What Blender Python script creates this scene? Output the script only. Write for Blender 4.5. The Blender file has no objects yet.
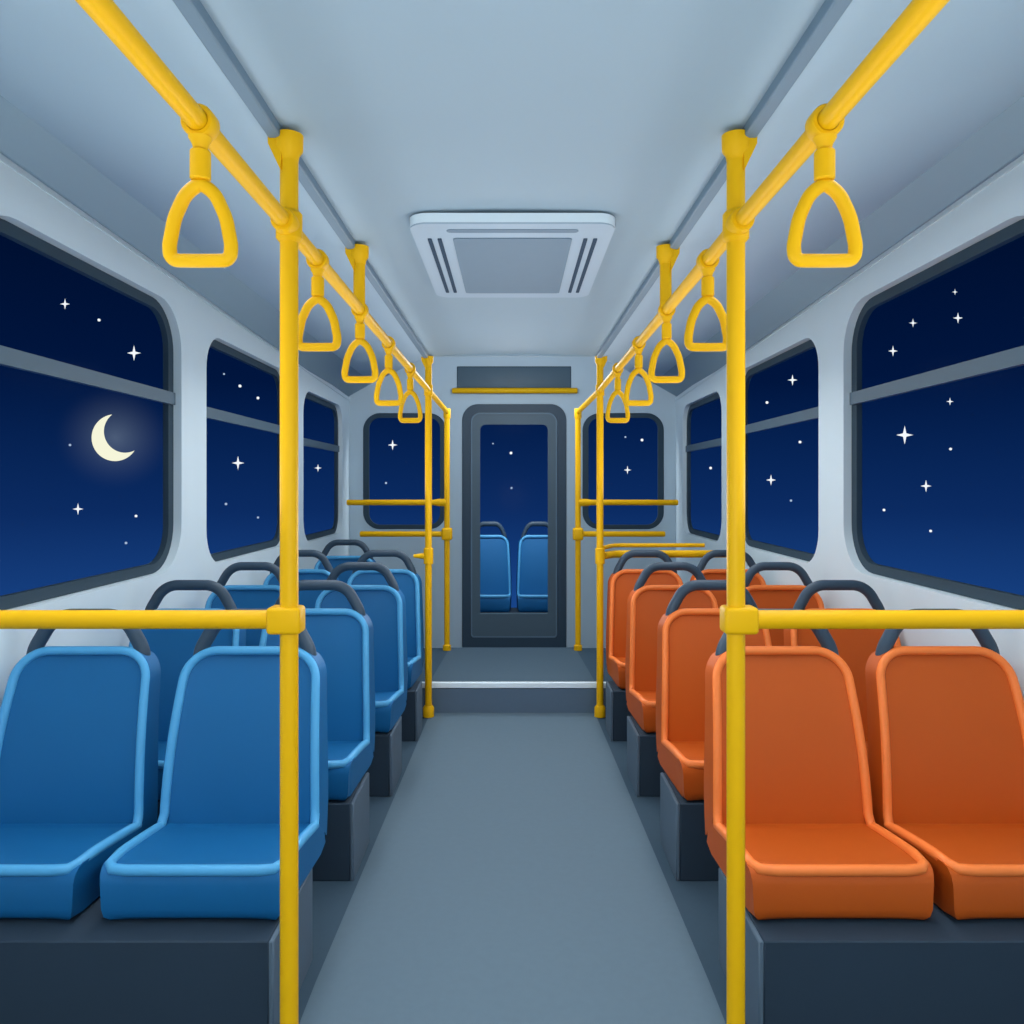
import bpy, bmesh, math
from mathutils import Vector, Matrix
from mathutils.geometry import tessellate_polygon

SC = bpy.context.scene
COL = SC.collection
F, CX, CY, H = 780.0, 512.5, 485.0, 1.246        # focal length in pixels, horizon centre, eye height


def at(u, v, d):
    return Vector(((u - CX) * d / F, d, H - (v - CY) * d / F))


# ------------------------------------------------------------------ materials
def lin(c):
    return tuple(((x / 255) / 12.92 if x / 255 <= 0.04045 else ((x / 255 + 0.055) / 1.055) ** 2.4) for x in c) + (1.0,)


def mat(name, rgb, rough=0.5, spec=0.3, noise=0.04, scale=14.0, bump=0.0):
    m = bpy.data.materials.new(name)
    m.use_nodes = True
    nt = m.node_tree
    b = nt.nodes['Principled BSDF']
    b.inputs['Roughness'].default_value = rough
    b.inputs['Specular IOR Level'].default_value = spec
    tc = nt.nodes.new('ShaderNodeTexCoord')
    nz = nt.nodes.new('ShaderNodeTexNoise')
    nz.inputs['Scale'].default_value = scale
    nt.links.new(tc.outputs['Object'], nz.inputs['Vector'])
    mix = nt.nodes.new('ShaderNodeMix')
    mix.data_type = 'RGBA'
    c = lin(rgb)
    mix.inputs[6].default_value = tuple(x * (1 - noise) for x in c[:3]) + (1,)
    mix.inputs[7].default_value = tuple(min(1, x * (1 + noise)) for x in c[:3]) + (1,)
    nt.links.new(nz.outputs['Fac'], mix.inputs[0])
    nt.links.new(mix.outputs[2], b.inputs['Base Color'])
    if bump:
        bp = nt.nodes.new('ShaderNodeBump')
        bp.inputs['Strength'].default_value = bump
        bp.inputs['Distance'].default_value = 0.002
        nt.links.new(nz.outputs['Fac'], bp.inputs['Height'])
        nt.links.new(bp.outputs['Normal'], b.inputs['Normal'])
    return m


def emit_mat(name, rgb, strength):
    m = bpy.data.materials.new(name)
    m.use_nodes = True
    nt = m.node_tree
    nt.nodes.clear()
    e = nt.nodes.new('ShaderNodeEmission')
    e.inputs['Color'].default_value = lin(rgb)
    e.inputs['Strength'].default_value = strength
    o = nt.nodes.new('ShaderNodeOutputMaterial')
    nt.links.new(e.outputs[0], o.inputs['Surface'])
    return m


def glass_mat(name):
    m = bpy.data.materials.new(name)
    m.use_nodes = True
    nt = m.node_tree
    nt.nodes.clear()
    t = nt.nodes.new('ShaderNodeBsdfTransparent')
    t.inputs['Color'].default_value = (0.96, 0.98, 1.0, 1)
    g = nt.nodes.new('ShaderNodeBsdfGlossy')
    g.inputs['Roughness'].default_value = 0.12
    mx = nt.nodes.new('ShaderNodeMixShader')
    mx.inputs[0].default_value = 0.0001
    o = nt.nodes.new('ShaderNodeOutputMaterial')
    nt.links.new(t.outputs[0], mx.inputs[1])
    nt.links.new(g.outputs[0], mx.inputs[2])
    nt.links.new(mx.outputs[0], o.inputs['Surface'])
    return m


M = dict(
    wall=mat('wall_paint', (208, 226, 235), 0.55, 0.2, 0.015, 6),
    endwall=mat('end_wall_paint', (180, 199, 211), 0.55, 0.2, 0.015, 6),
    ceil=mat('ceiling_laminate', (150, 172, 187), 0.6, 0.2, 0.015, 5),
    side=mat('side_ceiling_laminate', (166, 188, 203), 0.6, 0.2, 0.015, 5),
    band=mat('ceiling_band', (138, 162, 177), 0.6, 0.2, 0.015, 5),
    cornice=mat('cornice', (206, 223, 233), 0.55, 0.2, 0.01, 5),
    trim=mat('trim_metal', (104, 128, 146), 0.5, 0.3, 0.02, 10),
    aisle=mat('aisle_grey', (90, 110, 124), 0.75, 0.15, 0.04, 40, 0.1),
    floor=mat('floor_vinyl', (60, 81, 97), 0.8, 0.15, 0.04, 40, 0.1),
    riser=mat('riser_vinyl', (88, 108, 128), 0.75, 0.15, 0.03, 30),
    tread=mat('tread_vinyl', (76, 96, 111), 0.75, 0.15, 0.03, 30),
    strip=mat('step_strip', (222, 238, 248), 0.5, 0.3, 0.01, 20),
    gasket=mat('window_gasket', (48, 68, 82), 0.6, 0.25, 0.03, 20),
    bar=mat('window_bar', (86, 107, 122), 0.5, 0.3, 0.02, 12),
    doorframe=mat('door_frame_paint', (52, 72, 88), 0.5, 0.3, 0.02, 10),
    doorleaf=mat('door_leaf_paint', (82, 102, 115), 0.5, 0.3, 0.02, 10),
    panel=mat('dark_panel', (78, 98, 112), 0.5, 0.25, 0.02, 10),
    yellow=mat('yellow_powder_coat', (230, 176, 10), 0.45, 0.15, 0.01, 12),
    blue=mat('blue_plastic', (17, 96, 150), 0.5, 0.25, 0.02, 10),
    bluerim=mat('blue_edge_highlight', (78, 160, 210), 0.45, 0.3, 0.01, 10),  # highlight on the seat edges put into the colour
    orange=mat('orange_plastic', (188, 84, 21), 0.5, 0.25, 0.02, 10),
    orangehilite=mat('orange_edge_highlight', (240, 126, 58), 0.45, 0.3, 0.01, 10),
    handle=mat('dark_rubber', (52, 72, 90), 0.5, 0.35, 0.03, 20),
    plinth=mat('plinth_dark', (42, 58, 73), 0.7, 0.2, 0.03, 16),
    plinthlit=mat('plinth_lit_end', (86, 104, 120), 0.65, 0.2, 0.03, 16),
    vent=mat('vent_casing', (160, 181, 198), 0.5, 0.3, 0.01, 8),
    ventedge=mat('vent_edge', (225, 240, 248), 0.45, 0.3, 0.01, 8),
    ventgrille=mat('vent_grille', (112, 134, 152), 0.6, 0.2, 0.02, 20),
    slot=mat('vent_slot', (52, 72, 92), 0.7, 0.1, 0.02, 20),
    glass=glass_mat('window_glass'),
    star=emit_mat('starlight', (255, 255, 255), 1.0),
    stardim=emit_mat('dim_starlight', (190, 210, 240), 0.75),
    moon=emit_mat('moonlight', (255, 250, 218), 1.0),
)


# ------------------------------------------------------------------ mesh helpers
def link(name, bm, m, parent=None, sharp=38.0, mats=None):
    bmesh.ops.recalc_face_normals(bm, faces=bm.faces)
    for f in bm.faces:
        f.smooth = True
    lim = math.radians(sharp)
    for e in bm.edges:
        if len(e.link_faces) == 2:
            e.smooth = e.calc_face_angle(0.0) < lim
    me = bpy.data.meshes.new(name)
    bm.to_mesh(me)
    bm.free()
    for q in (mats or [m]):
        me.materials.append(q)
    o = bpy.data.objects.new(name, me)
    COL.objects.link(o)
    if parent is not None:
        o.parent = parent
    return o


def tag(o, label=None, cat=None, group=None, kind=None):
    if label:
        o['label'] = label
    if cat:
        o['category'] = cat
    if group:
        o['group'] = group
    if kind:
        o['kind'] = kind
    return o


def thing(name, label, cat, loc=(0, 0, 0), group=None, kind=None, rz=0.0):
    o = bpy.data.objects.new(name, None)
    o.empty_display_size = 0.1
    COL.objects.link(o)
    o.location = loc
    o.rotation_euler = (0, 0, rz)
    return tag(o, label, cat, group, kind)


def rel(o, p):
    return Vector(p) - o.location


def dup(root, loc, label):
    r = root.copy()
    COL.objects.link(r)
    r.location = loc
    r['label'] = label
    for ch in list(root.children):
        c = ch.copy()
        COL.objects.link(c)
        c.parent = r
        for g in list(ch.children):
            d = g.copy()
            COL.objects.link(d)
            d.parent = c
    return r


def box(bm, lo, hi, bevel=0.0, seg=2):
    r = bmesh.ops.create_cube(bm, size=1.0)
    vs = r['verts']
    for v in vs:
        v.co = Vector([lo[i] + (v.co[i] + 0.5) * (hi[i] - lo[i]) for i in range(3)])
    if bevel:
        es = list({e for v in vs for e in v.link_edges})
        bmesh.ops.bevel(bm, geom=es, offset=bevel, segments=seg, affect='EDGES', profile=0.5)


def tube(bm, pts, r, n=20, closed=False, cap=True):
    pts = [Vector(p) for p in pts]
    k = len(pts)
    rad = r if isinstance(r, (list, tuple)) else [r] * k
    tans = []
    for i in range(k):
        if closed:
            t = (pts[(i + 1) % k] - pts[i]).normalized() + (pts[i] - pts[i - 1]).normalized()
        elif i == 0:
            t = pts[1] - pts[0]
        elif i == k - 1:
            t = pts[-1] - pts[-2]
        else:
            t = (pts[i + 1] - pts[i]).normalized() + (pts[i] - pts[i - 1]).normalized()
        tans.append(t.normalized())
    ref = Vector((0, 0, 1)) if abs(tans[0].z) < 0.9 else Vector((0, 1, 0))
    nrm = (ref - tans[0] * ref.dot(tans[0])).normalized()
    rings = []
    for i in range(k):
        nrm = (nrm - tans[i] * nrm.dot(tans[i])).normalized()
        bi = tans[i].cross(nrm)
        rings.append([bm.verts.new(pts[i] + (nrm * math.cos(2 * math.pi * j / n) + bi * math.sin(2 * math.pi * j / n)) * rad[i])
                      for j in range(n)])
    for i in range(k if closed else k - 1):
        a, b = rings[i], rings[(i + 1) % k]
        for j in range(n):
            bm.faces.new((a[j], a[(j + 1) % n], b[(j + 1) % n], b[j]))
    if cap and not closed:
        bm.faces.new(rings[0])
        bm.faces.new(list(reversed(rings[-1])))


def fillet(pts, rads, seg=8, closed=False):
    """round the corners of a polyline"""
    pts = [Vector(p) for p in pts]
    k = len(pts)
    out = []
    for i in range(k):
        if not closed and i in (0, k - 1):
            out.append(pts[i])
            continue
        r = rads if not isinstance(rads, (list, tuple)) else rads[i]
        a = (pts[i - 1] - pts[i])
        b = (pts[(i + 1) % k] - pts[i])
        ua, ub = a.normalized(), b.normalized()
        ang = ua.angle(ub)
        if r <= 0 or ang > math.pi - 0.02:
            out.append(pts[i])
            continue
        t = min(r / math.tan(ang / 2), a.length * 0.49, b.length * 0.49)
        r2 = t * math.tan(ang / 2)
        c = pts[i] + (ua + ub).normalized() * (r2 / math.sin(ang / 2))
        p0, p1 = pts[i] + ua * t - c, pts[i] + ub * t - c
        tot = p0.angle(p1)
        for s in range(seg + 1):
            f = s / seg
            q = (p0 * math.sin((1 - f) * tot) + p1 * math.sin(f * tot)) / math.sin(tot)
            out.append(c + q)
    return out


def rrect(x0, x1, y0, y1, r, seg=9):
    """rounded rectangle outline in 2-D; r may be four radii (x0y0, x1y0, x1y1, x0y1)"""
    r = r if isinstance(r, (list, tuple)) else [r] * 4
    return [(p.x, p.y) for p in fillet([(x0, y0, 0), (x1, y0, 0), (x1, y1, 0), (x0, y1, 0)], r, seg, True)]


def plate(bm, outer, holes, fr, t0, t1):
    """flat plate with holes and real thickness; fr maps (a, b, t) to a point"""
    loops = [outer] + holes
    flat = [p for l in loops for p in l]
    tris = tessellate_polygon([[Vector((p[0], p[1], 0)) for p in l] for l in loops])
    A = [bm.verts.new(fr(p[0], p[1], t0)) for p in flat]
    B = [bm.verts.new(fr(p[0], p[1], t1)) for p in flat]
    for t in tris:
        try:
            bm.faces.new([A[i] for i in t])
            bm.faces.new([B[i] for i in reversed(t)])
        except ValueError:
            pass
    o = 0
    for l in loops:
        n = len(l)
        for i in range(n):
            j = (i + 1) % n
            bm.faces.new((A[o + i], A[o + j], B[o + j], B[o + i]))
        o += n


def prism(bm, quad, up):
    """slab: polygon of points plus thickness vector"""
    up = Vector(up)
    a = [bm.verts.new(Vector(p)) for p in quad]
    b = [bm.verts.new(Vector(p) + up) for p in quad]
    bm.faces.new(a)
    bm.faces.new(list(reversed(b)))
    n = len(a)
    for i in range(n):
        bm.faces.new((a[i], a[(i + 1) % n], b[(i + 1) % n], b[i]))


def lathe(bm, prof, c, n=24):
    c = Vector(c)
    rings = []
    for r, z in prof:
        rings.append([bm.verts.new(c + Vector((r * math.cos(2 * math.pi * j / n), r * math.sin(2 * math.pi * j / n), z))) for j in range(n)])
    for a, b in zip(rings, rings[1:]):
        for j in range(n):
            bm.faces.new((a[j], a[(j + 1) % n], b[(j + 1) % n], b[j]))
    bm.faces.new(list(reversed(rings[0])))
    bm.faces.new(rings[-1])


def solid(name, m, fn, parent=None, sharp=38.0):
    bm = bmesh.new()
    fn(bm)
    return link(name, bm, m, parent, sharp)


# ------------------------------------------------------------------ setting
W, D, YB = 1.43, 6.84, -2.2
LOW = -0.25


def zt(d):                                   # top of the side walls
    return 2.183 + (2.01 - 2.183) * (d - 2.376) / (6.84 - 2.376)


def zb(d):                                   # crease of the side ceiling
    return 2.18 + (2.14 - 2.18) * (d - 2.04) / (6.84 - 2.04)


XB, XT0, XT1, ZC, ZTR, DC = 1.228, 0.4516, 0.478, 1.946, 1.924, 4.23

# (near, far, bottom, top, bar height)
WINS = [(2.05, 3.37, 0.884, 2.012, 1.617), (3.645, 4.98, 0.866, 1.962, 1.593), (5.335, 6.56, 0.846, 1.905, 1.548)]
WR = [0.2, 0.17, 0.17]


def side_wall(s, nm):
    fr = lambda a, b, t: Vector((s * (W + t), a, b))
    outer = [(YB, LOW), (D + 0.06, LOW), (D + 0.06, zt(D + 0.06)), (YB, zt(YB))]
    holes = [rrect(n, f, b, t, r) for (n, f, b, t, z), r in zip(WINS, WR)]
    bm = bmesh.new()
    plate(bm, outer, holes, fr, 0.0, 0.06)
    tag(link('wall_' + nm, bm, M['wall'], sharp=30), 'pale blue-grey %s side wall of the bus with three windows' % nm, 'wall', kind='structure')
    bm = bmesh.new()
    p = []
    for dz0, dz1, t0, t1 in ((-0.05, 0.0, -0.006, 0.0),):
        prism(bm, [(s * (W + t0), YB, zt(YB) + dz0), (s * (W + t0), D, zt(D) + dz0 + 0.02),
                   (s * (W + t0), D, zt(D) + dz1), (s * (W + t0), YB, zt(YB) + dz1)], (s * 0.008, 0, 0))
    tag(link('trim_cornice_' + nm, bm, M['cornice']), 'grey cornice strip along the top of the %s wall' % nm, 'trim', kind='structure')


def window(name, label, fr, n, f, b, t, r, barz, gw=0.05):
    w = thing(name, label, 'window', fr((n + f) / 2, b, 0.03), kind='structure')
    g = 0.002
    out = rrect(n + g, f - g, b + g, t - g, max(r - g, 0.01))
    inn = rrect(n + gw, f - gw, b + gw * 0.8, t - gw * 0.8, max(r - gw, 0.03))
    fl = lambda a, bb, tt: rel(w, fr(a, bb, tt))
    bm = bmesh.new()
    plate(bm, out, [inn], fl, 0.034, 0.058)
    link('frame', bm, M['gasket'], w, 30)
    if barz:
        bm = bmesh.new()
        plate(bm, [(n + 0.006, barz - 0.026), (f - 0.006, barz - 0.026), (f - 0.006, barz + 0.026), (n + 0.006, barz + 0.026)], [], fl, 0.024, 0.045)
        link('crossbar', bm, M['bar'], w, 30)
    bm = bmesh.new()
    plate(bm, rrect(n + gw * .6, f - gw * .6, b + gw * .5, t - gw * .5, max(r - gw * .6, 0.03)), [], fl, 0.046, 0.049)
    link('glass_pane', bm, M['glass'], w, 30)
    return w


for s, nm in ((-1, 'left'), (1, 'right')):
    side_wall(s, nm)
NM = ['nearest', 'middle', 'farthest']
k = 1
for s, nm in ((-1, 'left'), (1, 'right')):
    for i, ((n, f, b, t, z), r) in enumerate(zip(WINS, WR)):
        window('window_%d' % k, '%s window in the %s wall with a grey crossbar, night sky outside' % (NM[i], nm),
               lambda a, bb, tt, s=s: Vector((s * (W + tt), a, bb)), n, f, b, t, r, z)
        k += 1

# end wall with two windows and the door opening
ppm = D / F
DX0, DX1 = (462 - CX) * ppm, (566.5 - CX) * ppm
DZ1 = H - (404 - CY) * ppm
EW = [((363 - CX) * ppm, (446 - CX) * ppm), ((582.5 - CX) * ppm, (664 - CX) * ppm)]
EZ0, EZ1 = H - (529.5 - CY) * ppm, H - (413 - CY) * ppm
fe = lambda a, b, t: Vector((a, D + t, b))
bm = bmesh.new()
outer = [(-W - 0.06, LOW), (DX0, LOW), (DX0, DZ1 - 0.14)]
arc = fillet([(DX0, LOW, 0), (DX0, DZ1, 0), (DX1, DZ1, 0), (DX1, LOW, 0)], 0.14, 8)
outer = [(-W - 0.06, LOW)] + [(p.x, p.y) for p in arc] + [(W + 0.06, LOW), (W + 0.06, 2.58), (-W - 0.06, 2.58)]
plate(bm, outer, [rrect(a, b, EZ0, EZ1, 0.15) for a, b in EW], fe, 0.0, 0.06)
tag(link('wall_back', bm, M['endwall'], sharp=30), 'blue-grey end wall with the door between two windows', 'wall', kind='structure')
for i, (a, b) in enumerate(EW):
    window('window_%d' % (7 + i), 'end wall window on the %s of the dark door' % ('left', 'right')[i], lambda p, q, t: Vector((p, D + t - 0.036, q)),
           a, b, EZ0, EZ1, 0.15, None, 0.052)

# the door
dr = thing('door_1', 'dark grey end door with a tall glass pane at the end of the aisle', 'door', (0, D, LOW), kind='structure')


def pz(v):
    return H - (v - CY) * ppm


def px(u):
    return (u - CX) * ppm


fl = lambda a, b, t: rel(dr, (a, D + t, b))
DOORB = LOW + 0.003
bm = bmesh.new()
o = [(p.x, p.y) for p in fillet([(DX0 + .003, DOORB, 0), (DX0 + .003, DZ1 - .003, 0), (DX1 - .003, DZ1 - .003, 0), (DX1 - .003, DOORB, 0)], 0.137, 8)]
plate(bm, o, [rrect(px(470.5), px(557.5), pz(637.5), pz(412.5), [0.03, 0.03, 0.085, 0.085])], fl, -0.012, 0.05)
link('door_frame', bm, M['doorframe'], dr, 30)
bm = bmesh.new()
plate(bm, rrect(px(471), px(557), pz(637), pz(413), [0.03, 0.03, 0.08, 0.08]),
      [rrect(px(480), px(548), pz(613.5), pz(424.5), [0.008, 0.008, 0.05, 0.05])], fl, 0.0, 0.04)
lf = link('door_leaf', bm, M['doorleaf'], dr, 30)
bm = bmesh.new()
plate(bm, rrect(px(479.5), px(548.5), pz(614), pz(424), 0.02), [], fl, 0.018, 0.022)
link('glass_pane', bm, M['glass'], lf, 30)
bm = bmesh.new()
plate(bm, rrect(px(470.9), px(557.1), pz(637.4), pz(412.6), [0.03, 0.03, 0.084, 0.084]),
      [rrect(px(472.2), px(555.8), pz(636.2), pz(414), [0.022, 0.022, 0.07, 0.07])], fl, -0.006, -0.0005)
link('edge_moulding', bm, M['trim'], lf, 30)

# front wall behind the viewer
bm = bmesh.new()
box(bm, (-W - 0.06, YB - 0.06, LOW), (W + 0.06, YB, 2.6))
tag(link('wall_front', bm, M['wall']), 'plain pale wall closing the bus behind the viewer', 'wall', kind='structure')

# ceiling
bm = bmesh.new()
N = 12
xs_ = [-XT0 + 2 * XT0 * i / N for i in range(N + 1)]
prof = [(x, ZC + 0.012 * (1 - (x / XT0) ** 2)) for x in xs_] + [(XT0, ZC + 0.04), (-XT0, ZC + 0.04)]
prism(bm, [(x, YB, z) for x, z in prof], (0, DC - YB, 0))
tag(link('ceiling', bm, M['ceil']), 'pale blue-grey flat middle of the bus ceiling', 'ceiling', kind='structure')
for i, (s, nm) in enumerate(((-1, 'left'), (1, 'right'))):
    bm = bmesh.new()
    box(bm, (min(s * XT0, s * XT1), YB, ZTR), (max(s * XT0, s * XT1), DC, ZC + 0.02), 0.003, 1)
    tag(link('trim_%d' % (i + 1), bm, M['trim']), 'dark grey trim rail along the %s edge of the middle ceiling' % nm, 'trim', kind='structure')
    bm = bmesh.new()
    a0, a1 = (s * XT1, YB, ZTR + 0.006), (s * XT1, DC - 0.03, ZTR + 0.006)
    b0, b1 = (s * XB, YB, zb(YB)), (s * XB, D, zb(D))
    n = 14
    rows = []
    for (p0, p1) in ((a0, a1), (b0, b1)):
        for up in (0.0, 0.015):
            rows.append([bm.verts.new(Vector(p0).lerp(Vector(p1), q / n) + Vector((0, 0, up))) for q in range(n + 1)])
    for ra, rb in ((0, 2), (2, 3), (3, 1), (1, 0)):
        for q in range(n):
            bm.faces.new((rows[ra][q], rows[ra][q + 1], rows[rb][q + 1], rows[rb][q]))
    for q in (0, n):
        bm.faces.new([rows[r_][q] for r_ in (0, 2, 3, 1)])
    prism(bm, [(a1[0], a1[1], a1[2] + .016), (b1[0], b1[1], b1[2] + .016), (b1[0], b1[1], 2.6), (a1[0], a1[1], 2.6)], (0.01 * s, -0.01, 0))
    tag(link('ceiling_side_' + nm, bm, M['side']), 'sloping grey %s side of the ceiling above the seats' % nm, 'ceiling', kind='structure')
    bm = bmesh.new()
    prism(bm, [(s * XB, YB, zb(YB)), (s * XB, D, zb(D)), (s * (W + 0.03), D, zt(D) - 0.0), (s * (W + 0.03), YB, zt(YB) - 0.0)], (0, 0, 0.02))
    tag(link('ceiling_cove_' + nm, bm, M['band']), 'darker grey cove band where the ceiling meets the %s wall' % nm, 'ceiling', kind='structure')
bm = bmesh.new()
box(bm, (-W - .06, DC, 2.58), (W + .06, D + .06, 2.62))
box(bm, (-XT1, DC, ZC + 0.0), (XT1, DC + 0.02, 2.58))
tag(link('ceiling_rear', bm, M['ceil']), 'raised part of the ceiling over the end door', 'ceiling', kind='structure')

# floor
DS, DP = 4.262, 5.18          # riser, back edge of the step
ZP = H - (683 - CY) * DS / F
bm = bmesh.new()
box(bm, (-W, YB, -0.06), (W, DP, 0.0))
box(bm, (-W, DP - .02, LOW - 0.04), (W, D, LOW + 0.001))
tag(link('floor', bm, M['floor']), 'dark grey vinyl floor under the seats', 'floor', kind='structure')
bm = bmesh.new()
prism(bm, [(-0.492, YB, 0.0005), (0.492, YB, 0.0005), (0.492, 1.95, 0.0005), (0.449, DS - .002, 0.0005), (-0.449, DS - .002, 0.0005), (-0.492, 1.95, 0.0005)], (0, 0, 0.003))  # lighter sheet over the dark floor, narrowing towards the step
tag(link('floor_aisle', bm, M['aisle']), 'lighter grey strip down the middle of the aisle', 'floor', kind='structure')

st = thing('rear_step', 'raised grey step with a pale edge strip before the end door', 'step', (0, DS, 0), kind='structure')
solid('step_body', M['floor'], lambda b: box(b, (-0.8, 0.0, 0.0), (0.8, DP - DS, ZP), 0.003, 1), st)
solid('riser_face', M['riser'], lambda b: box(b, (-0.8, -0.006, 0.002), (0.8, 0.0, ZP - 0.03)), st)
solid('tread', M['tread'], lambda b: prism(b, [(-0.452, 0.03, ZP), (0.452, 0.03, ZP), (0.415, DP - DS, ZP), (-0.415, DP - DS, ZP)], (0, 0, 0.003)), st)
solid('edge_strip', M['strip'], lambda b: box(b, (-0.8, -0.01, ZP - 0.026), (0.8, 0.02, ZP + 0.003), 0.002, 1), st)


# ------------------------------------------------------------------ seats
def loft(bm, st, ncol=12, dish=0.0):
    """st: list of (Py, Pz, Qy, Qz, half-width front, half-width rear)"""
    fr, rr = [], []
    for (py, pz_, qy, qz, a, b) in st:
        row, row2 = [], []
        nv = Vector((qy - py, qz - pz_))
        nv = nv.normalized() if nv.length > 1e-6 else Vector((0, 0))
        for j in range(ncol + 1):
            u = -1 + 2 * j / ncol
            k_ = dish * (1 - u ** 4)
            row.append(bm.verts.new((a * u, py + nv.x * k_, pz_ + nv.y * k_)))
            row2.append(bm.verts.new((b * u, qy, qz)))
        fr.append(row)
        rr.append(row2)
    n = len(st)
    for i in range(n - 1):
        for j in range(ncol):
            bm.faces.new((fr[i][j], fr[i][j + 1], fr[i + 1][j + 1], fr[i + 1][j]))
            bm.faces.new((rr[i][j], rr[i + 1][j], rr[i + 1][j + 1], rr[i][j + 1]))
        for j in (0, ncol):
            bm.faces.new((fr[i][j], fr[i + 1][j], rr[i + 1][j], rr[i][j]))
    for i in (0, n - 1):
        for j in range(ncol):
            bm.faces.new((fr[i][j], fr[i][j + 1], rr[i][j + 1], rr[i][j]))


def make_seat(label, cm, rm, loc, group):
    root = thing('bus_seat', label, 'seat', loc, group)
    z0, zl, zc, ztop = 0.25, 0.373, 0.338, 0.786
    # cushion : front lip to crease
    st_ = []
    lip = [(0.012, z0 + 0.001, .190), (0.003, z0 + 0.012, .199), (0.0, z0 + 0.03, .2035), (0.0, zl - 0.036, .206), (0.004, zl - 0.018, .208),
           (0.014, zl - 0.006, .210), (0.03, zl, .2125)]
    for (y, z, a) in lip:
        st_.append((y, z, max(y, 0.03) + 0.02, z0, a, min(a, .2)))
    for q in range(1, 11):
        f = q / 10
        y = 0.03 + f * 0.285
        z = zl + (zc - zl) * (f ** 1.3)
        st_.append((y, z, y + 0.015, z0, 0.2125 + 0.003 * f, .2 + .0155 * f))
    st_.append((0.345, zc + 0.004, 0.378, z0 + 0.012, .2155, .2165))
    bm = bmesh.new()
    loft(bm, st_, 12, 0.006)
    link('cushion', bm, cm, root, 50)
    # backrest
    H0, H1, R = zc - 0.004, ztop, 0.078
    A0, A1 = 0.2155, 0.191

    def by(z):
        f = (z - H0) / (H1 - H0)
        return 0.318 + 0.018 * f + 0.094 * f * f + 0.02 * max(0, (0.12 - f) / 0.12) ** 2 * 0

    def aw(z):
        f = (z - H0) / (H1 - H0)
        a = A0 + (A1 - A0) * f ** 1.5
        if z > H1 - R:
            q = min(1.0, (z - (H1 - R)) / R)
            a -= R * (1 - math.sqrt(max(0.0, 1 - q * q)))
        return a
    zs = [H0 + (H1 - R - H0) * i / 12 for i in range(13)] + [H1 - R + R * math.sin(math.pi / 2 * i / 10) for i in range(1, 11)]
    bs = []
    for z in zs:
        f = (z - H0) / (H1 - H0)
        th = 0.075 - 0.03 * f
        rz = z if z < H1 - 0.02 else z - 0.012 * (z - H1 + 0.02) / 0.02
        bs.append((by(z), z, by(z) + th, rz - 0.06 * max(0, 1 - f * 4) ** 1.5, aw(z), aw(z) * (1.02 - 0.03 * max(0, 1 - f * 4) ** 2) + 0.003))
    bm = bmesh.new()
    loft(bm, bs, 14, 0.012)
    link('backrest', bm, cm, root, 50)
    # edge highlight painted as a pale tube all round the front face
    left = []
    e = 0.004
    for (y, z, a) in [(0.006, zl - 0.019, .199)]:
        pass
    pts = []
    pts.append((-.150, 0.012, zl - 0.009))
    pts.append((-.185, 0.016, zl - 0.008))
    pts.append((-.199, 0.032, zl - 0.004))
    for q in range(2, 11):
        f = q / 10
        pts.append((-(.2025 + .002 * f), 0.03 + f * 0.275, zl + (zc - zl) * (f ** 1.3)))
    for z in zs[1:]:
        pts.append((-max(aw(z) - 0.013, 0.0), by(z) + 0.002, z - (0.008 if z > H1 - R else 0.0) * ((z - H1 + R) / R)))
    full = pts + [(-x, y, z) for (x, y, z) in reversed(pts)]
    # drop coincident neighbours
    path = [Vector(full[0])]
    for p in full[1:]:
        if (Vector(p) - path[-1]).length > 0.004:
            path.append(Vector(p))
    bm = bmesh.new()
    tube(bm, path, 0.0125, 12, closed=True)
    link('edge_highlight', bm, rm, root, 60)
    # grab handle
    hz = ztop + 0.088
    hp = fillet([(-.160, 0.445, ztop - 0.06), (-.153, 0.445, ztop - 0.005), (-.100, 0.45, hz), (.100, 0.45, hz), (.153, 0.445, ztop - 0.005), (.160, 0.445, ztop - 0.06)],
                [0, 0.1, 0.085, 0.085, 0.1, 0], 12)
    bm = bmesh.new()
    tube(bm, hp, 0.0195, 18)
    link('grab_handle', bm, M['handle'], root, 50)
    return root


ROWS = [1.773, 2.448, 3.123, 3.798]
AXS = {-1: [0.732, 0.72, 0.693, 0.697], 1: [0.752, 0.742, 0.729, 0.722]}
OXS = {-1: [1.205, 1.192, 1.188, 1.145], 1: [1.208, 1.21, 1.208, 1.168]}
ORD = ['front', 'second', 'third', 'rear']
bsrc = osrc = None
for s, cn, side in ((-1, 'blue', 'left'), (1, 'orange', 'right')):
    src = None
    for r in range(4):
        for xs, pos in ((AXS[s], 'aisle'), (OXS[s], 'window')):
            lab = '%s plastic bus seat on the %s side of the %s row' % (cn, pos, ORD[r])
            if r == 3 and cn == 'blue':
                lab = 'blue plastic bus seat on the %s side of the fourth row' % pos
            loc = (s * xs[r], ROWS[r], 0)
            if src is None:
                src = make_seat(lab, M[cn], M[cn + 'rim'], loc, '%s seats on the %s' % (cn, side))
            else:
                dup(src, loc, lab)
    if s < 0:
        bsrc = src
dup(bsrc, (-1.075, 4.60, 0), 'lone blue plastic bus seat behind the fourth row by the far left window')


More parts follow.
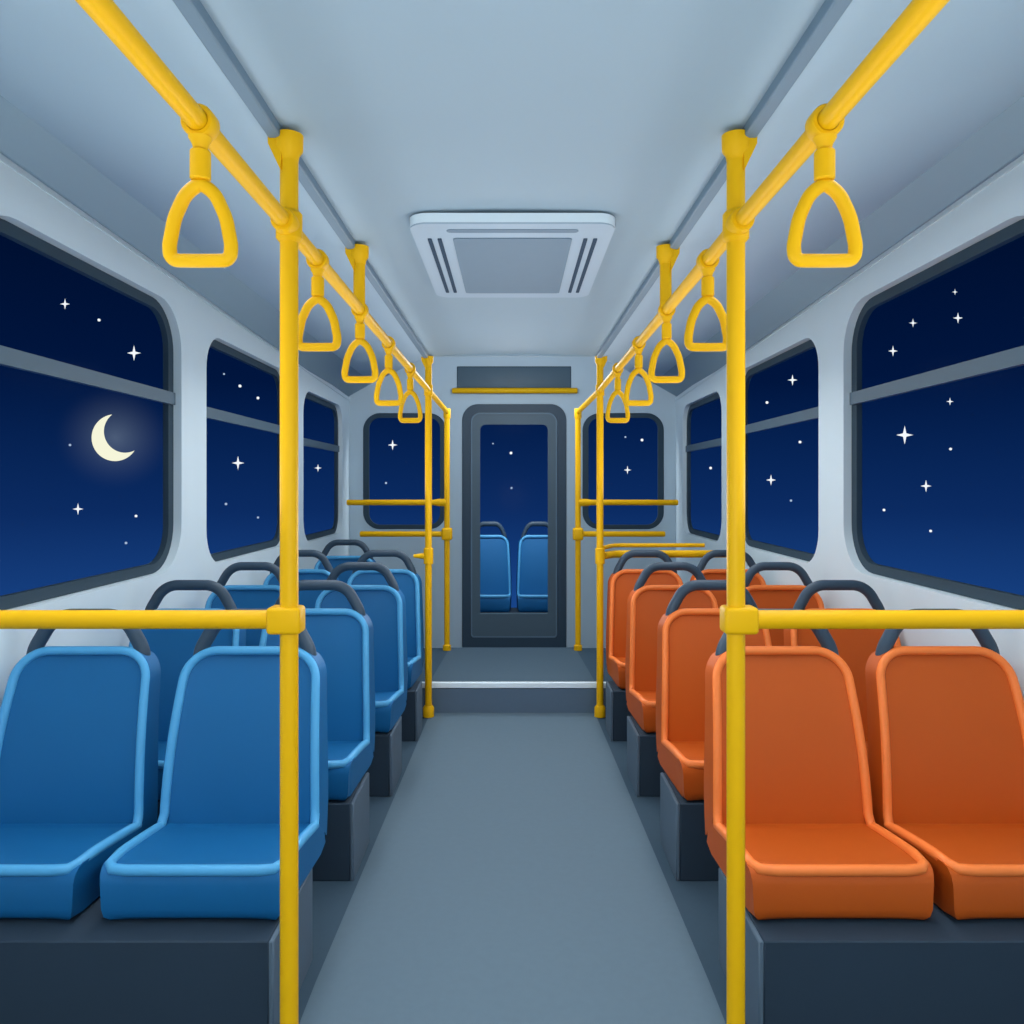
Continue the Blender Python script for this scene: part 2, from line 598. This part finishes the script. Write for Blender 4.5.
# plinths under the seats
def plinth(loc, length, x_in, x_out, s, label, group, name='seat_plinth'):
    t = thing(name, label, 'seat base', loc, group)
    t_ = 0.244
    a, b = sorted((s * (x_in + 0.012), s * x_out))
    solid('body', M['plinth'], lambda bm: box(bm, (a - loc[0], 0, 0), (b - loc[0], length, t_), 0.003, 1), t)
    a2, b2 = sorted((s * x_in, s * (x_in + 0.012)))
    solid('lit_end', M['plinthlit'], lambda bm: box(bm, (a2 - loc[0], 0, 0), (b2 - loc[0], length, t_), 0.003, 1), t)  # end face painted lighter, as if lit from the aisle


PF = [1.712, 2.452, 3.118, 3.79]
PL = [0.335, 0.27, 0.27, 0.2]
PX = [0.524, 0.499, 0.481, 0.461]
for s, cn, side in ((-1, 'blue', 'left'), (1, 'orange', 'right')):
    for r in range(4):
        plinth((s * 0.95, PF[r], 0.0), PL[r], PX[r] + (0.016 if s > 0 else 0.0), 1.40, s,
               'dark grey boxed base under the %s %s seats' % ({3: 'fourth row of' if s < 0 else 'rear row of'}.get(r, ORD[r] + ' row of'), cn),
               'boxed bases under the seats')
plinth((-1.09, 4.62, 0.0), 0.25, 0.9, 1.28, -1, 'dark grey boxed base under the lone blue seat behind the fourth row', 'boxed bases under the seats')


# ------------------------------------------------------------------ yellow rails and poles
XP, DN, DH, DF, DE = 0.441, 1.54, 2.26, 4.19, 5.1
RP, RR = 0.0178, 0.0155
ZCAP = ZTR


def zrail(d):
    return 1.755 + max(0.0, 1.6 - d) * 0.019


def cap_parts(root, s, x, d, top):
    def fn(bm):
        lathe(bm, [(RP * 1.02, -0.05), (RP * 1.12, -0.04), (RP * 1.5, -0.03), (RP * 1.55, 0.0)], rel(root, (x, d, top)))
    solid('ceiling_cap', M['yellow'], fn, root)

    def fn2(bm):
        c = rel(root, (x, d, top))
        w = 0.017
        prism(bm, [c + Vector((s * 0.012, -w, -0.075)), c + Vector((s * 0.037, -w, -0.022)), c + Vector((s * 0.037, -w, 0.0)), c + Vector((s * 0.008, -w, 0.0))], (0, 2 * w, 0))
    solid('bracket', M['yellow'], fn2, root)


def sleeve(bm, c, axis, r, l, n=24):
    axis = Vector(axis).normalized()
    tube(bm, [c - axis * l / 2, c - axis * (l / 2 - 0.003), c + axis * (l / 2 - 0.003), c + axis * l / 2], [r * .9, r, r, r * .9], n)


for s, side in ((-1, 'left'), (1, 'right')):
    x = s * XP
    xf = s * (0.4515 if s < 0 else 0.470)     # far pole
    XF = abs(xf)
    # near pole
    p = thing('grab_pole', 'thick yellow floor-to-ceiling pole in front of the %s front seats' % side, 'pole', (x, DN, 0.0), 'yellow upright poles')
    solid('pole', M['yellow'], lambda bm: tube(bm, [(0, 0, 0.0), (0, 0, ZCAP - 0.03)], RP, 28), p)
    cap_parts(p, s, x, DN, ZCAP + 0.012)
    solid('floor_flange', M['yellow'], lambda bm: lathe(bm, [(RP * 1.9, 0.0035), (RP * 1.9, 0.012), (RP * 1.2, 0.03), (RP, 0.034)], (0, 0, 0)), p)

    def jn(bm):
        c = rel(p, (x, DN, zrail(DN)))
        tube(bm, [c + Vector((0, 0, -0.032)), c + Vector((0, 0, -0.024)), c + Vector((0, 0, 0.024)), c + Vector((0, 0, 0.032))], [RP * 1.05, 0.0255, 0.0255, RP * 1.05], 24)
        sleeve(bm, c + Vector((0, -0.02, 0)), (0, 1, 0), 0.0235, 0.055)
    solid('rail_joint', M['yellow'], jn, p)
    zw = H - (619.5 - CY) * DN / F
    solid('clamp_block', M['yellow'], lambda bm: box(bm, (s * 0.006 - 0.0335, -0.025, zw - 0.0265), (s * 0.006 + 0.0335, 0.025, zw + 0.0265), 0.008, 3), p)
    # waist rail out to the wall
    w = thing('waist_rail', 'yellow horizontal waist rail running to the %s wall before the front seats' % side, 'rail', (s * (XP + 0.038), DN, zw), 'waist rails')
    solid('rail', M['yellow'], lambda bm: tube(bm, [(0, 0, 0), (s * (W - XF - 0.038 - 0.004), 0, 0)], 0.0185, 28), w)
    solid('wall_flange', M['yellow'], lambda bm: sleeve(bm, Vector((s * (W - XF - 0.038 - 0.008), 0, 0)), (1, 0, 0), 0.034, 0.014), w)

    # overhead handrail
    hr = thing('overhead_handrail', 'long yellow overhead handrail above the %s seats, carrying five hanging straps' % side, 'handrail', (x, 0, zrail(0)), 'overhead handrails')
    end = at(CX + s * 65.5, 412, DE)
    pth = fillet([(x + s * 0.0532, YB + 0.01, zrail(YB)), (x, 1.6, zrail(1.6)), (xf, DF, zrail(DF)), end], [0, 0.5, 0.25, 0], 8)
    pth[-1] = Vector(end)
    solid('rail', M['yellow'], lambda bm: tube(bm, [rel(hr, q) for q in pth], RR, 24), hr)
    solid('end_flange', M['yellow'], lambda bm: sleeve(bm, rel(hr, (x + s * 0.0532, YB + 0.007, zrail(YB))), (0, 1, 0), 0.03, 0.012), hr)

    # short hanger
    h = thing('rail_hanger', 'short yellow hanger holding the %s overhead handrail to the ceiling' % side, 'hanger', (s * 0.444, DH, ZCAP), 'handrail hangers')
    solid('post', M['yellow'], lambda bm: tube(bm, [(0, 0, -0.03), (0, 0, zrail(DH) + 0.004 - ZCAP)], RP * .95, 24), h)
    cap_parts(h, s, s * 0.444, DH, ZCAP + 0.012)

    # far pole
    XF = abs(xf)
    p = thing('grab_pole', 'thin yellow floor-to-ceiling pole at the %s end of the step' % side, 'pole', (xf, DF, 0.0), 'yellow upright poles')
    solid('pole', M['yellow'], lambda bm: tube(bm, [(0, 0, 0.0), (0, 0, ZCAP - 0.03)], 0.0185, 24), p)
    cap_parts(p, s, xf, DF, ZCAP + 0.012)
    solid('floor_flange', M['yellow'], lambda bm: lathe(bm, [(0.03, 0.0035), (0.03, 0.05), (0.0225, 0.062)], (0, 0, 0)), p)

    def jn2(bm):
        c = rel(p, (xf, DF, zrail(DF)))
        sleeve(bm, c, (0, 0, 1), 0.024, 0.06)
    solid('rail_joint', M['yellow'], jn2, p)
    zs_ = H - (556 - CY) * DF / F
    if s < 0:
        solid('bar_stub', M['yellow'], lambda bm: tube(bm, [(0, 0, zs_), (-0.03, 0.0, zs_), (-0.06, 0.0, zs_), (-0.08, 0, zs_)], [0.017, .0165, .011, .009], 18), p)
    else:
        for off, dz, rr_, xend, lab in ((0.125, 0.0, 0.0205, 1.2, 'thicker lower yellow side rail behind the rear orange seats'), (0.2, 0.042, 0.0115, 1.06, 'thin upper yellow side rail behind the rear orange seats')):
            q0 = Vector((xf + 0.02, DF + 0.018, zs_ + dz))
            sr = thing('side_rail', lab, 'rail', q0)

            def br(bm):
                q = fillet([(0, 0, 0), (0.08, off - 0.018, 0), (xend - XF, off - 0.018, 0)], [0, .08, 0], 6)
                tube(bm, q, rr_, 20)
            solid('rail', M['yellow'], br, sr)
    solid('bar_joint', M['yellow'], lambda bm: sleeve(bm, Vector((0, 0, zs_)), (0, 0, 1), 0.026, 0.085), p)

    # end pole with two side bars
    ex, ez = end.x, end.z
    zpl = ZP + 0.003
    p = thing('end_pole', 'yellow end pole on the step %s of the door, with two side bars' % side, 'pole', (ex, DE, zpl), 'end poles beside the door')
    rp = 0.0185
    solid('pole', M['yellow'], lambda bm: tube(bm, [(0, 0, 0), (0, 0, ez - zpl)], rp, 22), p)
    solid('elbow', M['yellow'], lambda bm: sleeve(bm, Vector((0, 0, ez - zpl - 0.01)), (0, 0, 1), 0.0235, 0.065), p)
    solid('floor_flange', M['yellow'], lambda bm: lathe(bm, [(0.027, 0.0), (0.027, 0.03), (0.02, 0.036)], (0, 0, 0)), p)
    for v, u in ((502.5, 165.5), (534, 152.5)):
        zz = H - (v - CY) * DE / F - zpl
        xe = s * u * DE / F - ex
        solid('side_bar', M['yellow'], lambda bm: tube(bm, [(0, 0, zz), (xe - s * 0.006, 0, zz), (xe, 0, zz)], [0.0185, 0.0185, 0.015], 20), p)
        if v < 520:
            solid('bar_joint', M['yellow'], lambda bm: tube(bm, [(s * 0.005, 0, zz), (s * 0.06, 0, zz), (s * 0.085, 0, zz)], [0.025, 0.024, 0.019], 20), p)
        else:
            solid('bar_joint', M['yellow'], lambda bm: box(bm, (-0.034, -0.03, zz - 0.04), (0.034, 0.03, zz + 0.04), 0.012, 3), p)


# ------------------------------------------------------------------ hanging straps
def hoop(bm, ri, ro, l, n=28):
    """short hollow sleeve round the rail, leaning a little"""
    pr = [(ri, -l / 2), (ro - .002, -l / 2), (ro, -l / 2 + .003), (ro, l / 2 - .003), (ro - .002, l / 2), (ri, l / 2)]
    rings = [[bm.verts.new((r * math.sin(2 * math.pi * j / n), y, r * math.cos(2 * math.pi * j / n))) for j in range(n)] for r, y in pr]
    for a, b in zip(rings, rings[1:] + rings[:1]):
        for j in range(n):
            bm.faces.new((a[j], a[(j + 1) % n], b[(j + 1) % n], b[j]))


def make_strap(loc, label, group):
    t = thing('hanging_strap', label, 'hanging strap', loc, group)

    def ring(bm):
        hoop(bm, 0.0163, 0.0238, 0.03)
        tube(bm, [(0, 0, -0.0205), (0, 0, -0.03), (0, 0, -0.042)], [0.017, 0.0115, 0.009], 18)
    solid('rail_clamp', M['yellow'], ring, t)

    def clip(bm):
        tube(bm, [(0, 0, -0.038), (0, 0, -0.0405), (0, 0, -0.079), (0, 0, -0.0815)], [0.0125, 0.0145, 0.0145, 0.0125], 22)
    solid('clip', M['yellow'], clip, t)

    def tri(bm):
        q = [(0.0, 0, -0.085), (0.021, 0, -0.1), (0.037, 0, -0.135), (0.0445, 0, -0.175), (0.0425, 0, -0.196), (0, 0, -0.1965)]
        q = q + [(-a, b, c) for a, b, c in reversed(q[1:-1])]
        q = fillet(q, [0.012, .06, .09, .04, 0.012, 0, 0.012, .04, .09, .06], 7, True)
        tube(bm, q, 0.0098, 16, closed=True)
    solid('grip', M['yellow'], tri, t, 60)
    return t


SD = [1.119, 1.769, 2.27, 2.81, 3.42]


def xrail(d, s):
    e = 0.4515 if s < 0 else 0.470
    return s * (XP + max(0.0, (d - 1.6) / (DF - 1.6)) * (e - XP) + max(0.0, 1.6 - d) * 0.014)


SL = ['nearest', 'second nearest', 'middle', 'fourth', 'farthest']
ssrc = None
for s, side in ((-1, 'left'), (1, 'right')):
    for i, d in enumerate(SD):
        d2 = d
        lab = '%s yellow triangular strap hanging from the %s overhead handrail' % (SL[i], side)
        loc = (xrail(d2, s), d2, zrail(d2))
        if ssrc is None:
            ssrc = make_strap(loc, lab, 'hanging straps')
        else:
            dup(ssrc, loc, lab).scale = [(1, 1, f_) for f_ in (1.0, 1.0, 1.03, 1.09, 1.15)][i]

# ------------------------------------------------------------------ ceiling vent unit
zv = H + 0.677
dn, df = 2.015, 2.81
hw = 105 * dn / F
v = thing('ceiling_vent', 'pale rectangular ceiling vent unit with a grey grille above the aisle', 'vent', (0, (dn + df) / 2, zv))
fv = lambda a, b, t: rel(v, (a, b, zv + t))
bm = bmesh.new()
plate(bm, rrect(-hw, hw, dn, df, 0.05, 10), [], fv, 0.002, 0.026)
link('casing', bm, M['ventedge'], v, 40)
bm = bmesh.new()
plate(bm, rrect(-hw + .001, hw - .001, dn + .001, df - .001, 0.049, 10), [], fv, -0.002, 0.002)
link('face_plate', bm, M['vent'], v, 40)
bm = bmesh.new()
plate(bm, rrect(-0.163, 0.163, 2.13, 2.735, 0.012, 5), [], fv, -0.005, -0.002)
link('grille', bm, M['ventgrille'], v, 40)
bm = bmesh.new()
plate(bm, rrect(-0.175, 0.175, 2.058, 2.084, 0.012, 5), [], fv, -0.0035, -0.002)
link('slot', bm, M['ventgrille'], v, 40)
for s in (-1, 1):
    for xx in (0.2, 0.227):
        bm = bmesh.new()
        plate(bm, rrect(s * xx - 0.0055, s * xx + 0.0055, 2.135, 2.73, 0.003, 3), [], fv, -0.0045, -0.002)
        link('slot', bm, M['slot'], v, 40)

# ------------------------------------------------------------------ over the door
t = thing('display_panel', 'blank dark grey display panel on the end wall above the door', 'display panel', (0, D - 0.001, pz(388)))
solid('screen', M['panel'], lambda bm: box(bm, (px(457.5), -0.018, 0), (px(570.5), 0.0, pz(367.5) - pz(388)), 0.004, 2), t)
solid('housing', M['gasket'], lambda bm: box(bm, (px(457), -0.012, -0.003), (px(571), 0.0005, pz(367) - pz(388) + 0.004), 0.003, 1), t)
t = thing('over_door_bar', 'short yellow horizontal bar under the display panel above the door', 'bar', (0, D - 0.045, pz(391.3)))
solid('bar', M['yellow'], lambda bm: tube(bm, [(px(452.5), 0, 0), (px(453.5), 0, 0), (px(576), 0, 0), (px(577), 0, 0)], [0.02, 0.0245, 0.0245, 0.02], 20), t)
for q in (-0.3, 0.3):
    solid('mount', M['yellow'], lambda bm: tube(bm, [(q, 0, 0), (q, 0.0445, 0)], 0.012, 14), t)

# ------------------------------------------------------------------ the seats seen through the door
DB = 7.75
kk = DB / F
bs_ = 1.32
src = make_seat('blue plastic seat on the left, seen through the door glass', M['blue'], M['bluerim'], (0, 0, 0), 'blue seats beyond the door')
top_z = H - (537 - CY) * kk
src.location = ((489.0 - CX) * kk, DB - 0.3, top_z - 0.781 * bs_)
src.scale = (1.02, 1.0, bs_)
d2 = dup(src, ((539.0 - CX) * kk, DB - 0.3, top_z - 0.781 * bs_), 'blue plastic seat on the right, seen through the door glass')
zlow = top_z - 0.781 * bs_ + 0.244 * bs_
t = thing('seat_plinth', 'dark low base under the two blue seats beyond the door', 'seat base', (0, DB - 0.25, LOW), 'boxed bases under the seats')
solid('body', M['plinth'], lambda bm: box(bm, (-0.55, -0.03, 0), (0.55, 0.3, zlow - LOW), 0.003, 1), t)
bm = bmesh.new()
box(bm, (-1.0, D + 0.06, LOW - 0.05), (1.0, 8.6, LOW))
tag(link('floor_rear', bm, M['floor']), 'dark floor beyond the end door', 'floor', kind='structure')

# ------------------------------------------------------------------ stars and moon
DSKY = 70.0
ks = DSKY / F


def star_mesh(r):
    bm = bmesh.new()
    o = []
    for i in range(8):
        a = math.pi / 2 * (i // 2) + (math.pi / 4 if i % 2 else 0)
        rr = r if i % 2 == 0 else r * 0.28
        o.append(bm.verts.new((rr * math.sin(a), 0, rr * math.cos(a) * (1.12 if i % 2 == 0 else 1))))
    f, b = bm.verts.new((0, -r * .25, 0)), bm.verts.new((0, r * .25, 0))
    for i in range(8):
        bm.faces.new((o[i], o[(i + 1) % 8], f))
        bm.faces.new((o[(i + 1) % 8], o[i], b))
    return bm


def dot_mesh(r):
    bm = bmesh.new()
    bmesh.ops.create_icosphere(bm, subdivisions=2, radius=r)
    return bm


L1, L2, L3 = 'nearest left window', 'middle left window', 'farthest left window'
R1, R2, R3 = 'nearest right window', 'middle right window', 'farthest right window'
STARS = [
    (65, 304, 5.0, 'upper left four-pointed star in the %s' % L1), (99, 320, 1.9, 'tiny round star near the top of the %s' % L1),
    (134, 353, 7.0, 'large four-pointed star just above the crossbar of the %s' % L1), (70, 445, 1.6, 'faint round star left of the crescent moon'),
    (78, 509, 5.4, 'four-pointed star below the moon in the %s' % L1), (136, 516, 1.8, 'tiny star below right of the moon in the %s' % L1),
    (126, 543, 1.7, 'lowest tiny star in the %s' % L1),
    (224, 374, 1.3, 'faintest topmost star in the %s' % L2), (240, 386, 2.0, 'small round star in the middle of the upper pane of the %s' % L2),
    (258, 398, 1.9, 'small round star just above the crossbar of the %s' % L2), (238, 463, 6.2, 'large four-pointed star in the %s' % L2),
    (226, 504, 1.7, 'tiny star low on the left of the %s' % L2), (258, 517.5, 1.5, 'faint lowest star in the %s' % L2),
    (318, 468, 3.6, 'only star in the %s' % L3),
    (955, 292, 2.8, 'topmost small star in the %s' % R1), (958, 318, 5.0, 'four-pointed star at the upper right of the %s' % R1),
    (913, 323, 4.0, 'small four-pointed star in the upper middle of the %s' % R1), (893, 351, 4.8, 'four-pointed star at the lower left of the upper pane of the %s' % R1),
    (950, 401.5, 3.6, 'small four-pointed star right below the crossbar of the %s' % R1), (904.7, 435, 8.4, 'biggest brightest four-pointed star, in the %s' % R1),
    (950.6, 449, 1.8, 'tiny star right of the biggest star in the %s' % R1), (926, 486, 5.6, 'four-pointed star below the biggest star in the %s' % R1),
    (884, 510, 1.8, 'tiny star low on the left of the %s' % R1), (930.6, 531, 1.8, 'lowest tiny star in the %s' % R1),
    (792.5, 380, 5.0, 'four-pointed star in the upper pane of the %s' % R2), (767, 402.5, 1.9, 'tiny star in the upper pane of the %s' % R2),
    (800, 442, 1.9, 'tiny star below the crossbar at the right of the %s' % R2), (771, 480, 5.0, 'four-pointed star in the lower pane of the %s' % R2),
    (791, 500.6, 1.6, 'lowest tiny star in the %s' % R2), (710.6, 468, 1.8, 'only star in the %s' % R3),
    (392.6, 445, 4.8, 'four-pointed star in the end window left of the door'), (386, 483, 1.5, 'tiny star in the end window left of the door'),
    (625.4, 437, 1.3, 'faint upper left star in the end window right of the door'), (642, 440, 1.9, 'small upper right star in the end window right of the door'),
    (627.5, 470, 3.8, 'four-pointed star in the end window right of the door'),
    (493, 443.6, 1.1, 'faintest star at the upper left of the door glass'), (511, 453, 1.9, 'brighter star near the top of the door glass'),
    (511.5, 488, 1.5, 'lower star in the middle of the door glass')]
for (u, vv, r, lab) in STARS:
    bm = star_mesh(r * ks) if r > 2.5 else dot_mesh(r * ks * .75)
    o = link('star', bm, M['star'] if r > 1.75 else M['stardim'])
    o.location = at(u, vv, DSKY)
    tag(o, lab, 'star', 'stars in the night sky')

# crescent moon : outer disc minus an offset disc, with real thickness
c0, r0, c1, r1 = Vector((115.0, 437.7)), 23.4, Vector((125.2, 431.4)), 21.3
dd = (c1 - c0).length
aa = (r0 * r0 - r1 * r1 + dd * dd) / (2 * dd)
hh = math.sqrt(r0 * r0 - aa * aa)
ux = (c1 - c0) / dd
uy = Vector((-ux.y, ux.x))
t1 = math.atan2(hh, aa)
t2 = math.atan2(hh, aa - dd)
oo, ii = [], []
NS = 40
for i in range(NS + 1):
    a = t1 + (2 * math.pi - 2 * t1) * i / NS
    oo.append(c0 + (ux * math.cos(a) + uy * math.sin(a)) * r0)
    a = t2 + (2 * math.pi - 2 * t2) * i / NS
    ii.append(c1 + (ux * math.cos(a) + uy * math.sin(a)) * r1)
mc = at(c0.x, c0.y, DSKY + 4)
km = (DSKY + 4) / F
bm = bmesh.new()
cv = lambda p, t_: Vector(((p.x - c0.x) * km, t_, -(p.y - c0.y) * km))
ra, rb, rf, rk = [], [], [], []
for i in range(NS + 1):
    mid = (oo[i] + ii[i]) / 2
    th = (oo[i] - ii[i]).length * km * 0.3
    ra.append(bm.verts.new(cv(oo[i], 0)))
    rb.append(bm.verts.new(cv(ii[i], 0)))
    rf.append(bm.verts.new(cv(mid, -th - 1e-4)))
    rk.append(bm.verts.new(cv(mid, th + 1e-4)))
for i in range(NS):
    for p, q in ((ra, rf), (rf, rb), (rb, rk), (rk, ra)):
        bm.faces.new((p[i], p[i + 1], q[i + 1], q[i]))
bmesh.ops.remove_doubles(bm, verts=bm.verts, dist=1e-3)
mo = link('crescent_moon', bm, M['moon'], sharp=180)
mo.location = mc
tag(mo, 'pale yellow crescent moon seen through the nearest left window', 'moon')

# ------------------------------------------------------------------ night sky
wd = bpy.data.worlds.new('night_sky')
SC.world = wd
wd.use_nodes = True
nt = wd.node_tree
nt.nodes.clear()
tc = nt.nodes.new('ShaderNodeTexCoord')
nrmz = nt.nodes.new('ShaderNodeVectorMath')
nrmz.operation = 'NORMALIZE'
nt.links.new(tc.outputs['Generated'], nrmz.inputs[0])
sp = nt.nodes.new('ShaderNodeSeparateXYZ')
nt.links.new(nrmz.outputs[0], sp.inputs[0])
mr = nt.nodes.new('ShaderNodeMapRange')
mr.inputs['From Min'].default_value = -0.16
mr.inputs['From Max'].default_value = 0.30
nt.links.new(sp.outputs['Z'], mr.inputs['Value'])
cr = nt.nodes.new('ShaderNodeValToRGB')
el = cr.color_ramp.elements
el[0].position, el[0].color = 0.0, lin((26, 70, 136))
el[1].position, el[1].color = 1.0, lin((0, 14, 44))
e2 = el.new(0.28)
e2.color = lin((12, 44, 98))
e2 = el.new(0.62)
e2.color = lin((1, 22, 62))
nt.links.new(mr.outputs[0], cr.inputs[0])
# moon glow in the air around the moon's direction
md = (mc - Vector((0, 0, H))).normalized()
dot = nt.nodes.new('ShaderNodeVectorMath')
dot.operation = 'DOT_PRODUCT'
nt.links.new(nrmz.outputs[0], dot.inputs[0])
dot.inputs[1].default_value = md
ac = nt.nodes.new('ShaderNodeMath')
ac.operation = 'ARCCOSINE'
nt.links.new(dot.outputs['Value'], ac.inputs[0])
mg = nt.nodes.new('ShaderNodeMapRange')
mg.inputs['From Min'].default_value = 0.0
mg.inputs['From Max'].default_value = 0.062
mg.inputs['To Min'].default_value = 1.0
mg.inputs['To Max'].default_value = 0.0
nt.links.new(ac.outputs[0], mg.inputs['Value'])
mx = nt.nodes.new('ShaderNodeMix')
mx.data_type = 'RGBA'
mx.blend_type = 'ADD'
pw = nt.nodes.new('ShaderNodeMath')
pw.operation = 'POWER'
pw.inputs[1].default_value = 1.9
nt.links.new(mg.outputs[0], pw.inputs[0])
nt.links.new(pw.outputs[0], mx.inputs[0])
nt.links.new(cr.outputs[0], mx.inputs[6])
mx.inputs[7].default_value = (0.075, 0.095, 0.105, 1)
bg = nt.nodes.new('ShaderNodeBackground')
nt.links.new(mx.outputs[2], bg.inputs['Color'])
bg.inputs['Strength'].default_value = 1.0
ow = nt.nodes.new('ShaderNodeOutputWorld')
nt.links.new(bg.outputs[0], ow.inputs['Surface'])


# ------------------------------------------------------------------ unseen fill lights added to brighten the bus
def area(name, loc, rot, sx, sy, power, col=(1, 1, 1)):
    l = bpy.data.lights.new(name, 'AREA')
    l.shape = 'RECTANGLE'
    l.size, l.size_y = sx, sy
    l.energy = power
    l.color = col
    o = bpy.data.objects.new(name, l)
    COL.objects.link(o)
    o.location = loc
    o.rotation_euler = rot
    return o


def point_fill(name, loc, power, rad=0.3):
    l = bpy.data.lights.new(name, 'POINT')
    l.energy = power
    l.shadow_soft_size = rad
    l.specular_factor = 0.3
    o = bpy.data.objects.new(name, l)
    COL.objects.link(o)
    o.location = loc
    return o


R = math.radians
area('front_fill', (0, YB + 0.1, 1.35), (R(90), 0, 0), 2.4, 1.5, 14)
for s in (-1, 1):
    o = area('side_strip_fill', (s * 0.8, 1.6, 2.0), (0, R(-2 * s), 0), 0.3, 6.0, 28)
    o.data.spread = R(135)
    area('side_up_fill', (s * 0.72, 1.8, 1.25), (R(180), R(-25 * s), 0), 0.3, 6.4, 13)  # added fill for the ceiling sides and wall tops
for y, p in ((-0.8, 12), (0.7, 10), (2.2, 10), (3.7, 10)):
    point_fill('aisle_fill', (0, y, 1.1), p, 0.18)
point_fill('landing_fill', (0, 5.0, 2.1), 42)  # added fill for the end wall
area('far_fill', (0, 7.1, 2.3), (R(25), 0, 0), 1.0, 0.3, 42)  # added fill for the seats beyond the door

# ------------------------------------------------------------------ camera
cam = bpy.data.cameras.new('camera')
cam.sensor_width = 36.0
cam.lens = 36.0 * F / 1024.0
cam.shift_x = -(CX - 512.0) / 1024.0
cam.shift_y = (CY - 512.0) / 1024.0
cam.clip_end = 500
co = bpy.data.objects.new('camera', cam)
COL.objects.link(co)
co.location = (0, 0, H)
co.rotation_euler = (R(90), 0, 0)
SC.camera = co

vs = SC.view_settings
vs.view_transform = 'Standard'
vs.look = 'None'
vs.gamma = 1.0
vs.use_curve_mapping = False
vs.exposure = 0.0
